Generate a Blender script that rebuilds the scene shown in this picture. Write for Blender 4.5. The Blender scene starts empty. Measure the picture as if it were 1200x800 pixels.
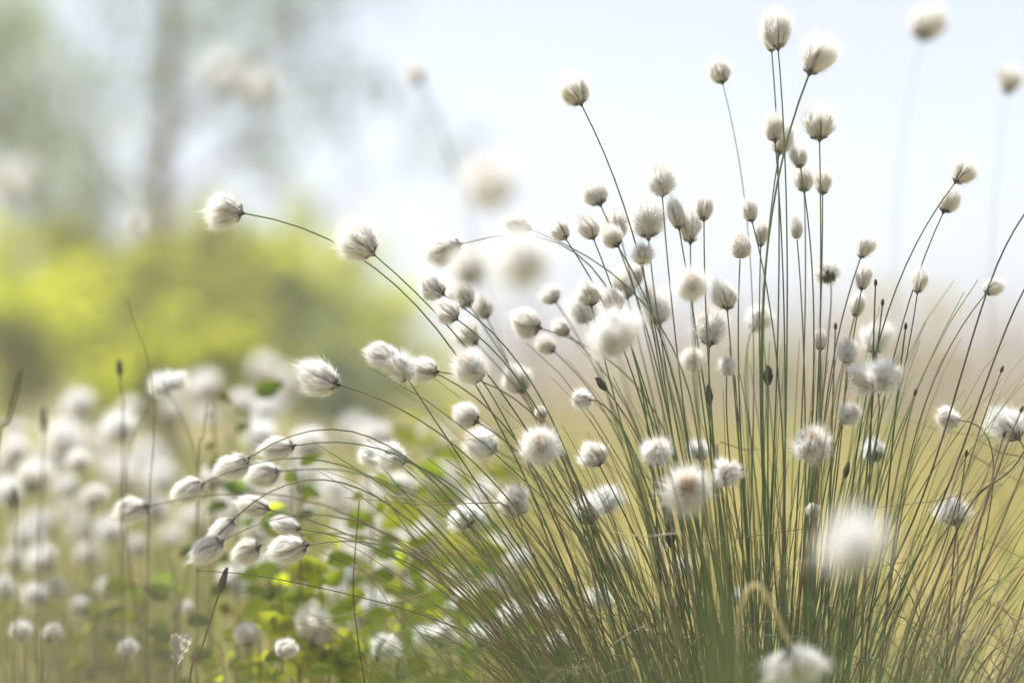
import bpy, math, random
import numpy as np
from mathutils import Vector, Matrix, Quaternion

HAZE = .008
random.seed(7); RNG = np.random.default_rng(11)
SC = bpy.context.scene; COL = SC.collection

# ------------------------------------------------------------------ camera
FOC, SENS, DIST, CAMH = 85.0, 36.0, 2.125, 0.42
PITCH = math.atan(30 * SENS / 1200 / FOC)
cam_d = bpy.data.cameras.new('camera'); cam = bpy.data.objects.new('camera', cam_d); COL.objects.link(cam)
cam_d.lens = FOC; cam_d.sensor_width = SENS; cam_d.clip_start = 0.02; cam_d.clip_end = 2000
CAM = Vector((0, -DIST, CAMH)); cam.location = CAM; cam.rotation_euler = (math.pi / 2 + PITCH, 0, 0)
APERTURE = 0.046
cam_d.dof.use_dof = True; cam_d.dof.focus_distance = DIST; cam_d.dof.aperture_fstop = FOC / 1000 / APERTURE
cam_d.dof.aperture_blades = 9
SC.camera = cam
FWD = Vector((0, math.cos(PITCH), math.sin(PITCH))); UP = Vector((0, -math.sin(PITCH), math.cos(PITCH))); RIGHT = Vector((1, 0, 0))

def ppm(z): return z * SENS / FOC / 1200                # metres per photo pixel at distance z
def P(x, y, z):
    k = ppm(z)
    return CAM + FWD * z + RIGHT * ((x - 600) * k) + UP * ((400 - y) * k)
def ground_at(x, z):                                    # ground point under picture column x at distance z
    return Vector(((x - 600) * ppm(z), -DIST + z, 0.0))
def z_for_blur(px, near):                               # distance whose blur disc is px wide in the focal plane
    c = px * ppm(DIST)
    return APERTURE * DIST / (APERTURE + c) if near else APERTURE * DIST / (APERTURE - c)

# ------------------------------------------------------------------ materials
def mat(name):
    m = bpy.data.materials.new(name); m.use_nodes = True
    nt = m.node_tree; nt.nodes.clear()
    out = nt.nodes.new('ShaderNodeOutputMaterial')
    return m, nt, out
def N(nt, t, **kw):
    n = nt.nodes.new(t)
    for k, v in kw.items(): setattr(n, k, v)
    return n
def ramp(nt, fac, stops):
    r = N(nt, 'ShaderNodeValToRGB'); e = r.color_ramp.elements
    while len(e) < len(stops): e.new(0.5)
    for i, (p, c) in enumerate(stops): e[i].position = p; e[i].color = (*c, 1)
    nt.links.new(fac, r.inputs[0]); return r.outputs[0]
def noise(nt, scale, detail=3, coord='Object'):
    tc = N(nt, 'ShaderNodeTexCoord'); n = N(nt, 'ShaderNodeTexNoise')
    n.inputs['Scale'].default_value = scale; n.inputs['Detail'].default_value = detail
    nt.links.new(tc.outputs[coord], n.inputs['Vector']); return n.outputs['Fac']
def mulc(nt, a, b, fac=1.0):
    m = N(nt, 'ShaderNodeMix', data_type='RGBA', blend_type='MULTIPLY'); m.inputs[0].default_value = fac
    nt.links.new(a, m.inputs[6]); nt.links.new(b, m.inputs[7]); return m.outputs[2]
def leafy(nt, out, col, trans=0.5, gloss=0.0, tcol=None, rough=0.4):
    d = N(nt, 'ShaderNodeBsdfDiffuse'); t = N(nt, 'ShaderNodeBsdfTranslucent'); mx = N(nt, 'ShaderNodeMixShader')
    mx.inputs[0].default_value = trans
    nt.links.new(col, d.inputs[0]); nt.links.new(tcol if tcol else col, t.inputs[0])
    nt.links.new(d.outputs[0], mx.inputs[1]); nt.links.new(t.outputs[0], mx.inputs[2])
    s = mx.outputs[0]
    if gloss:
        g = N(nt, 'ShaderNodeBsdfGlossy'); g.inputs['Roughness'].default_value = rough
        m2 = N(nt, 'ShaderNodeMixShader'); m2.inputs[0].default_value = gloss
        nt.links.new(s, m2.inputs[1]); nt.links.new(g.outputs[0], m2.inputs[2]); s = m2.outputs[0]
    nt.links.new(s, out.inputs[0])
def attr_mat(name, trans, gloss=0.0, nscale=60, lo=0.75, rnd=0.0, tmul=None, rough=0.4):
    m, nt, out = mat(name)
    a = N(nt, 'ShaderNodeAttribute', attribute_name='tint')
    v = ramp(nt, noise(nt, nscale), [(0.3, (lo,) * 3), (0.7, (1, 1, 1))])
    c = mulc(nt, a.outputs['Color'], v)
    if rnd:
        oi = N(nt, 'ShaderNodeObjectInfo')
        c = mulc(nt, c, ramp(nt, oi.outputs['Random'], [(0, (1 - rnd, 1 - rnd * 1.08, 1 - rnd * 1.3)), (1, (1, 1, 1))]))
    tc = None
    if tmul:
        k = N(nt, 'ShaderNodeRGB'); k.outputs[0].default_value = (*tmul, 1)
        tc = mulc(nt, c, k.outputs[0])
    leafy(nt, out, c, trans, gloss, tc, rough)
    return m
M_WOOL = attr_mat('cotton_wool', 0.56, 0.0, 90, 0.97, 0.03)
M_BRACT = attr_mat('dark_scales', 0.15, 0.05, 400, 0.6, 0.25)
M_BLADE = attr_mat('sedge_blades', 0.4, 0.06, 25, 0.7, 0.0, rough=0.5)
M_GRASS = attr_mat('meadow_blades', 0.55, 0.0, 2, 0.8)
M_LEAF = attr_mat('seedling_leaves', 0.65, 0.0, 70, 0.8, 0.2, (2.5, 2.4, 0.8))
M_CROWN = attr_mat('tree_leaves', 0.72, 0.0, 1.2, 0.75, 0.12, (2.1, 2.1, 0.9))
M_BARK = attr_mat('birch_bark', 0.0, 0.0, 9, 0.5)
M_DRY = attr_mat('dry_stalks', 0.25, 0.0, 80, 0.6, 0.2)
M_PALE = attr_mat('pale_dry_leaf', 0.45, 0.0, 150, 0.75)
def stalk_mat():
    m, nt, out = mat('green_stalk')
    oi = N(nt, 'ShaderNodeObjectInfo')
    c = ramp(nt, oi.outputs['Random'], [(0.0, (.085, .155, .050)), (0.45, (.125, .19, .065)), (0.75, (.17, .185, .075)), (1.0, (.20, .13, .07))])
    c = mulc(nt, c, ramp(nt, noise(nt, 35), [(0.30, (.75,) * 3), (0.55, (1.05, 1.05, 1)), (0.72, (1.5, 1.05, .8))]))
    leafy(nt, out, c, 0.3, 0.06, None, 0.45)
    return m
M_STALK = stalk_mat()
def ground_mat():
    m, nt, out = mat('heath_ground')
    c = ramp(nt, noise(nt, 0.45, 8), [(0.30, (.20, .20, .06)), (0.45, (.36, .31, .12)), (0.60, (.44, .37, .17)), (0.75, (.30, .30, .085))])
    c = mulc(nt, c, ramp(nt, noise(nt, 40, 4), [(0.3, (.55,) * 3), (0.7, (1, 1, 1))]))
    d = N(nt, 'ShaderNodeBsdfDiffuse'); nt.links.new(c, d.inputs[0])
    b = N(nt, 'ShaderNodeBump'); b.inputs['Strength'].default_value = 0.6; b.inputs['Distance'].default_value = 0.05
    nt.links.new(noise(nt, 25, 5), b.inputs['Height']); nt.links.new(b.outputs[0], d.inputs['Normal'])
    nt.links.new(d.outputs[0], out.inputs[0]); return m

# ------------------------------------------------------------------ mesh helpers
def np_mesh(name, V, faces, tint=None, mat_=None, smooth=True):
    """faces: list of int arrays (n,k)"""
    me = bpy.data.meshes.new(name)
    V = np.asarray(V, np.float32)
    me.vertices.add(len(V)); me.vertices.foreach_set('co', V.ravel())
    li = np.concatenate([f.ravel() for f in faces]).astype(np.int32)
    tot = np.concatenate([np.full(len(f), f.shape[1]) for f in faces]).astype(np.int32)
    st = np.concatenate([[0], np.cumsum(tot)[:-1]]).astype(np.int32)
    me.loops.add(len(li)); me.loops.foreach_set('vertex_index', li)
    me.polygons.add(len(tot)); me.polygons.foreach_set('loop_start', st); me.polygons.foreach_set('loop_total', tot)
    me.polygons.foreach_set('use_smooth', np.full(len(tot), smooth))
    me.update(calc_edges=True)
    if tint is not None:
        a = me.color_attributes.new('tint', 'FLOAT_COLOR', 'POINT')
        t = np.ones((len(V), 4), np.float32); t[:, :3] = tint
        a.data.foreach_set('color', t.ravel())
    if mat_: me.materials.append(mat_)
    return me
def link(name, me, parent=None, loc=None, rot=None, scale=None):
    o = bpy.data.objects.new(name, me); COL.objects.link(o)
    if parent: o.parent = parent
    if loc is not None: o.location = loc
    if rot is not None: o.rotation_mode = 'QUATERNION'; o.rotation_quaternion = rot
    if scale is not None: o.scale = scale
    return o
def tag(o, label, cat=None, group=None, kind=None):
    if label: o['label'] = label
    if cat: o['category'] = cat
    if group: o['group'] = group
    if kind: o['kind'] = kind
    return o
def bez(p, n):
    s = np.linspace(0, 1, n)[:, None]; p = [np.asarray(q, float) for q in p]
    return (1 - s) ** 3 * p[0] + 3 * (1 - s) ** 2 * s * p[1] + 3 * (1 - s) * s ** 2 * p[2] + s ** 3 * p[3]
def tube(C, R, sides=5):
    C = np.asarray(C, float); n = len(C); R = np.broadcast_to(np.asarray(R, float), (n,))
    T = np.gradient(C, axis=0); T /= np.linalg.norm(T, axis=1)[:, None] + 1e-12
    ref = np.array([0.3, 0.9, 0.1]) if abs(T.mean(0)[1]) < 0.7 else np.array([1.0, 0.1, 0.2])
    A = np.cross(T, ref); A /= np.linalg.norm(A, axis=1)[:, None] + 1e-12; B = np.cross(T, A)
    ang = np.arange(sides) * 2 * math.pi / sides
    V = C[:, None] + R[:, None, None] * (np.cos(ang)[None, :, None] * A[:, None] + np.sin(ang)[None, :, None] * B[:, None])
    i = np.arange(n - 1)[:, None] * sides; j = np.arange(sides)[None]; k = (j + 1) % sides
    F = np.stack([i + j, i + k, i + sides + k, i + sides + j], -1).reshape(-1, 4)
    return V.reshape(-1, 3), F
class MB:
    def __init__(s): s.V = []; s.F = {}; s.T = []; s.n = 0
    def add(s, V, F, tint):
        V = np.asarray(V); s.V.append(V); s.F.setdefault(F.shape[1], []).append(F + s.n)
        s.T.append(np.broadcast_to(np.asarray(tint, float), (len(V), 3))); s.n += len(V)
    def mesh(s, name, m): return np_mesh(name, np.concatenate(s.V), [np.concatenate(f) for f in s.F.values()], np.concatenate(s.T), m)

# ------------------------------------------------------------------ cotton heads
TAN = np.array([.50, .36, .22]); CREAM = np.array([.89, .86, .80]); WHITE = np.array([.95, .95, .94])
def head_mesh(seed, a=.45, b=.5, radial=0.0, fuzz=.06, tuft=.0, nf=6000, tan_tip=0.0, fw=.0088, loose=0.0, shear=0.0, bald=0.0):
    r = np.random.default_rng(seed)
    tm = a / (a + b); mx = tm ** a * (1 - tm) ** b
    prof = lambda t: .5 * np.clip(t, 1e-4, 1) ** a * np.clip(1 - t, 1e-4, 1) ** b / mx
    th = r.uniform(0, 2 * math.pi, nf)
    t = r.beta(1.6, 1.25, nf) * .97 + .03
    ph = r.uniform(0, 6.28, 8)
    bump = 1 + .05 * np.sin(2 * th + ph[0] + 5 * t) + .035 * np.sin(3 * th + ph[1] - 7 * t) + .025 * np.sin(5 * th + ph[2] + 9 * t)
    if tuft:
        nt_ = 26; ct = r.uniform(0, 2 * math.pi, nt_); cz = r.uniform(.25, 1, nt_)
        d = np.abs((th[:, None] - ct[None] + math.pi) % (2 * math.pi) - math.pi) / 1.2 + np.abs(t[:, None] - cz[None]) * 2
        k = d.argmin(1); amp = r.normal(0, 1, nt_) * tuft
        th = th + ((ct[k] - th + math.pi) % (2 * math.pi) - math.pi) * .35
        bump = bump * (1 + amp[k]); t = np.clip(t + amp[k] * .25 * (t > .4), .02, 1.08)
    inner = np.where(r.random(nf) < .62, 1.06 - np.abs(r.normal(0, .17, nf)), r.uniform(.25, 1, nf))
    if bald:                                              # one side has shed part of its wool
        side_ = np.cos(th - ph[3]) > .25
        inner = np.where(side_ & (r.random(nf) < bald), inner * r.uniform(.3, .7, nf), inner)
    rr = prof(np.minimum(t, 1)) * bump * inner
    e = np.stack([rr * np.cos(th), rr * np.sin(th), t * (1 + r.normal(0, .015, nf))], 1)
    if shear:                                             # pulled over by the wind
        e[:, 0] += shear * t ** 2 * np.cos(ph[4]); e[:, 1] += shear * t ** 2 * np.sin(ph[4])
    z0 = np.clip(t * .45, .04, .42) * (1 - radial) + radial * (.12 + .5 * t)
    root = np.stack([.05 * np.cos(th), .05 * np.sin(th), z0], 1)
    tc = t * (.55 + .1 * r.random(nf)); rc = prof(np.clip(tc, .02, .98)) * 1.04 * bump * inner
    ctrl_s = np.stack([rc * np.cos(th), rc * np.sin(th), tc], 1)
    ctrl_r = (root + e) / 2 + r.normal(0, .04, (nf, 3))
    ctrl = ctrl_s * (1 - radial) + ctrl_r * radial
    d = e - ctrl; d /= np.linalg.norm(d, axis=1)[:, None] + 1e-9
    out = e.copy(); out[:, 2] -= .42; out /= np.linalg.norm(out, axis=1)[:, None] + 1e-9
    fz = np.abs(r.normal(0, fuzz, nf))[:, None]
    tip = e + (d * .55 + out * .75) * fz + r.normal(0, fuzz * .35, (nf, 3))
    if loose:
        wild = r.random(nf) < loose
        tip[wild] += out[wild] * r.uniform(.05, .22, wild.sum())[:, None] + r.normal(0, .06, (wild.sum(), 3))
    S = np.array([0, .36, .7, 1.0]); W = np.array([.8, 1, .8, .15]) * fw * .5
    pts = [(1 - s) ** 2 * root + 2 * s * (1 - s) * ctrl + s * s * e for s in S[:3]] + [tip]
    pts = np.stack(pts, 1)
    side = np.cross(tip - root, r.normal(0, 1, (nf, 3))); side /= np.linalg.norm(side, axis=1)[:, None] + 1e-9
    V = np.stack([pts + side[:, None] * W[None, :, None], pts - side[:, None] * W[None, :, None]], 2).reshape(-1, 3)
    base = np.arange(nf)[:, None] * 8
    F = np.concatenate([base + np.array([2 * q, 2 * q + 1, 2 * q + 3, 2 * q + 2])[None] for q in range(3)])
    g = np.array([.0, .35, .75, 1.0])[None, :, None]
    tipc = WHITE * r.uniform(.9, 1.0, (nf, 1)) * np.array([1, 1, 1])
    rootc = TAN * .2 + CREAM * .8 if radial < .3 else WHITE * .97
    strand = np.repeat(r.uniform(.93, 1.0, (nf, 1)), 3, 1)
    low = np.clip(1 - (t - .05) / .42, 0, 1)[:, None, None] * (.34 if radial < .3 else .08)          # greyer beige bristles near the scales
    colr = rootc[None, None] * (1 - g) + (tipc * strand)[:, None] * g
    colr = colr * (1 - low) + np.array([.76, .745, .71])[None, None] * low
    if tan_tip:
        ap = np.exp(-((1 - t) / .20) ** 2) * np.exp(-(rr / .28) ** 2) * tan_tip
        ap = (ap * r.uniform(.5, 1.1, nf)).clip(0, 1)[:, None, None]
        colr = colr * (1 - ap) + (TAN * 1.05)[None, None] * ap
    colr = np.repeat(colr, 2, 1).reshape(-1, 3)
    # matted middle of the tuft
    nz, ns = 9, 12; tt = np.linspace(.03, .97, nz); aa = np.arange(ns) * 2 * math.pi / ns
    rc = prof(tt) * .5
    CV = np.stack([(rc[:, None] * np.cos(aa)).ravel(), (rc[:, None] * np.sin(aa)).ravel(), np.repeat(.06 + tt * .76, ns)], 1)
    i = np.arange(nz - 1)[:, None] * ns; j = np.arange(ns)[None]; k2 = (j + 1) % ns
    CF = np.stack([i + j, i + k2, i + ns + k2, i + ns + j], -1).reshape(-1, 4) + len(V)
    me = np_mesh('seed_head', np.concatenate([V, CV]), [np.concatenate([F, CF])],
                 np.concatenate([colr, np.broadcast_to(CREAM, CV.shape)]), M_WOOL)
    return me
KIND = {
    'egg':   [head_mesh(1, .62, .55, fuzz=.08, loose=.02), head_mesh(2, .66, .66, fuzz=.09, tuft=.06, loose=.03, shear=.12), head_mesh(3, .58, .45, fuzz=.09, tuft=.09, loose=.04),
              head_mesh(21, .60, .58, fuzz=.08, tuft=.05, loose=.03, shear=.2, bald=.4), head_mesh(22, .70, .48, fuzz=.10, tuft=.10, loose=.05)],
    'tuft':  [head_mesh(4, .62, .55, fuzz=.11, tuft=.15, loose=.05, shear=.2), head_mesh(5, .55, .42, fuzz=.12, tuft=.12, loose=.07), head_mesh(16, .68, .36, fuzz=.11, tuft=.12, loose=.06, shear=.15),
              head_mesh(23, .60, .5, fuzz=.10, tuft=.2, loose=.05, bald=.6), head_mesh(24, .7, .62, fuzz=.11, tuft=.14, loose=.05, shear=.3)],
    'puff':  [head_mesh(6, .52, .5, radial=.8, fuzz=.10, tan_tip=.6, loose=.04), head_mesh(7, .5, .46, radial=.7, fuzz=.11, tan_tip=.8, tuft=.07, loose=.05), head_mesh(8, .5, .42, radial=.8, fuzz=.09, tuft=.11, tan_tip=.4, loose=.04),
              head_mesh(25, .55, .45, radial=.6, fuzz=.10, tuft=.12, tan_tip=.6, loose=.04, shear=.15, bald=.4)],
    'star':  [head_mesh(9, .5, .5, radial=1.0, fuzz=.11, tan_tip=1.0, loose=.12, nf=7000)],
    'long':  [head_mesh(10, .58, .6, fuzz=.07, tuft=.08, loose=.03, shear=.15), head_mesh(11, .66, .66, fuzz=.07, tuft=.06, loose=.02), head_mesh(12, .55, .55, fuzz=.09, tuft=.10, loose=.04, bald=.4),
              head_mesh(26, .62, .7, fuzz=.08, tuft=.12, loose=.04, shear=.25)],
    'ragged':[head_mesh(13, .5, .4, radial=.6, fuzz=.11, tuft=.26, loose=.08), head_mesh(14, .46, .4, radial=.5, fuzz=.11, tuft=.2, loose=.07, shear=.2), head_mesh(27, .5, .45, radial=.5, fuzz=.12, tuft=.3, loose=.08, bald=.5)],
    'bud':   [head_mesh(15, .55, .6, fuzz=.05, nf=3200, tan_tip=.5, fw=.016)],
}
def bract_mesh(seed, n=17, rad=.22, h=.14, dark=(.045, .042, .032)):
    r = np.random.default_rng(seed); mb = MB()
    C = np.array([[0, 0, -.05], [0, 0, .0], [0, 0, .06], [0, 0, .16]]); v, f = tube(C, [.035, .07, .11, .05], 8)
    mb.add(v, f, np.array(dark) * 1.3)
    for i in range(n):
        a = i * 2.4 + r.uniform(-.2, .2); z0 = .0 + .05 * r.random(); hh = h * r.uniform(.55, 1.1); ro = rad * r.uniform(.85, 1.2)
        c, s = math.cos(a), math.sin(a); w = .055
        def q(rr, z, o): return [rr * c - o * s, rr * s + o * c, z]
        V = np.array([q(.05, z0, -w * .6), q(.05, z0, w * .6), q(ro, z0 + hh * .42, -w), q(ro, z0 + hh * .42, w), q(ro * 1.5, z0 + hh, 0)])
        mb.add(V, np.array([[0, 1, 3, 2]]), np.array(dark) * r.uniform(.7, 2.0)); 
        mb.add(V[[2, 3, 4]], np.array([[0, 1, 2]]), np.array(dark) * r.uniform(1.0, 2.6))
    return mb.mesh('bract', M_BRACT)
BRACT = [bract_mesh(1), bract_mesh(2, 20, .24, .17, (.05, .055, .035)), bract_mesh(3, 14, .20, .13, (.06, .045, .03))]
def spike_mesh():                                         # a spent dark flower spike with short scales
    mb = MB(); r = np.random.default_rng(5)
    C = np.stack([np.zeros(9), np.zeros(9), np.linspace(0, 1, 9)], 1); v, f = tube(C, [.10, .26, .36, .42, .42, .36, .28, .17, .03], 9)
    mb.add(v, f, (.045, .04, .042))
    for i in range(110):
        t = r.uniform(.05, .95); a = r.uniform(0, 6.28); R = .44 * math.sin(math.pi * min(.97, t * .9 + .08)) ** .7
        c, s = math.cos(a), math.sin(a); w = .075
        V = np.array([[R * .75 * c - w * s, R * .75 * s + w * c, t - .05], [R * .75 * c + w * s, R * .75 * s - w * c, t - .05], [R * 1.2 * c, R * 1.2 * s, t + .10]])
        mb.add(V, np.array([[0, 1, 2]]), np.array([.06, .052, .058]) * r.uniform(.6, 3.2))
    return mb.mesh('flower_spike', M_BRACT)
SPIKE = spike_mesh()

COUNT = {}
def pick(kind):
    COUNT[kind] = COUNT.get(kind, 0) + 1
    return KIND[kind][COUNT[kind] % len(KIND[kind])]
def axis_vec(ang, tilt):
    a, t = math.radians(ang), math.radians(tilt)          # tilt > 0: towards the lens
    return (RIGHT * (math.cos(a) * math.cos(t)) + UP * (math.sin(a) * math.cos(t)) - FWD * math.sin(t)).normalized()
def stalk_curve(B, H, ax, k, lean):
    L = (H - B).length; d = (H - B).normalized()
    p1 = B + (d * (1 - lean) + Vector((0, 0, 1)) * lean).normalized() * L * .38
    p2 = H - ax * L * k
    return bez([B, p1, p2, H], 26)
def cotton(x, y, W, L, ang, tilt, kind, z, label, base=None, k=None, lean=.35, group=None, r0=.0010, r1=.00062, bract=True, H_extra=0.0, bz=None):
    if abs(math.cos(math.radians(ang))) > .6 and W > L: W, L = L, W      # lying heads: the long way is across
    ax = axis_vec(ang, tilt); m = ppm(z); c = P(x, y, z); H = c - ax * (L * m * .48)
    B = ground_at(base, bz if bz else z)
    if len(label.split()) > 16: print('LONG', label)
    root = bpy.data.objects.new('cottongrass_stem', None); COL.objects.link(root); root.location = B; root.empty_display_size = .02
    tag(root, label, 'cotton grass', group)
    if k is None: k = .30 if abs(tilt) < 30 else .10
    C = stalk_curve(B, H, ax, k, lean) - np.array(B)
    rad = np.linspace(r0, r1, 26); q_ = random.uniform(.25, .5); u_ = np.linspace(0, 1, 26)
    rad = rad * (1 + .75 * np.exp(-((u_ - q_) / .035) ** 2) + .35 * np.exp(-((u_ - q_ * .55) / .03) ** 2))      # inflated sheaths
    v, f = tube(C, rad, 5)
    link('stalk', np_mesh('stalk', v, [f], None, M_STALK), root)
    q = ax.to_track_quat('Z', 'Y') @ Quaternion((0, 0, 1), random.uniform(0, 6.28))
    me = SPIKE if kind == 'spike' else pick(kind)
    h = link('flower_spike' if kind == 'spike' else 'seed_head', me, root, H - B, q, (W * m, W * m, L * m))
    if bract and kind != 'spike': link('bract', random.choice(BRACT), h)
    return root

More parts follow.
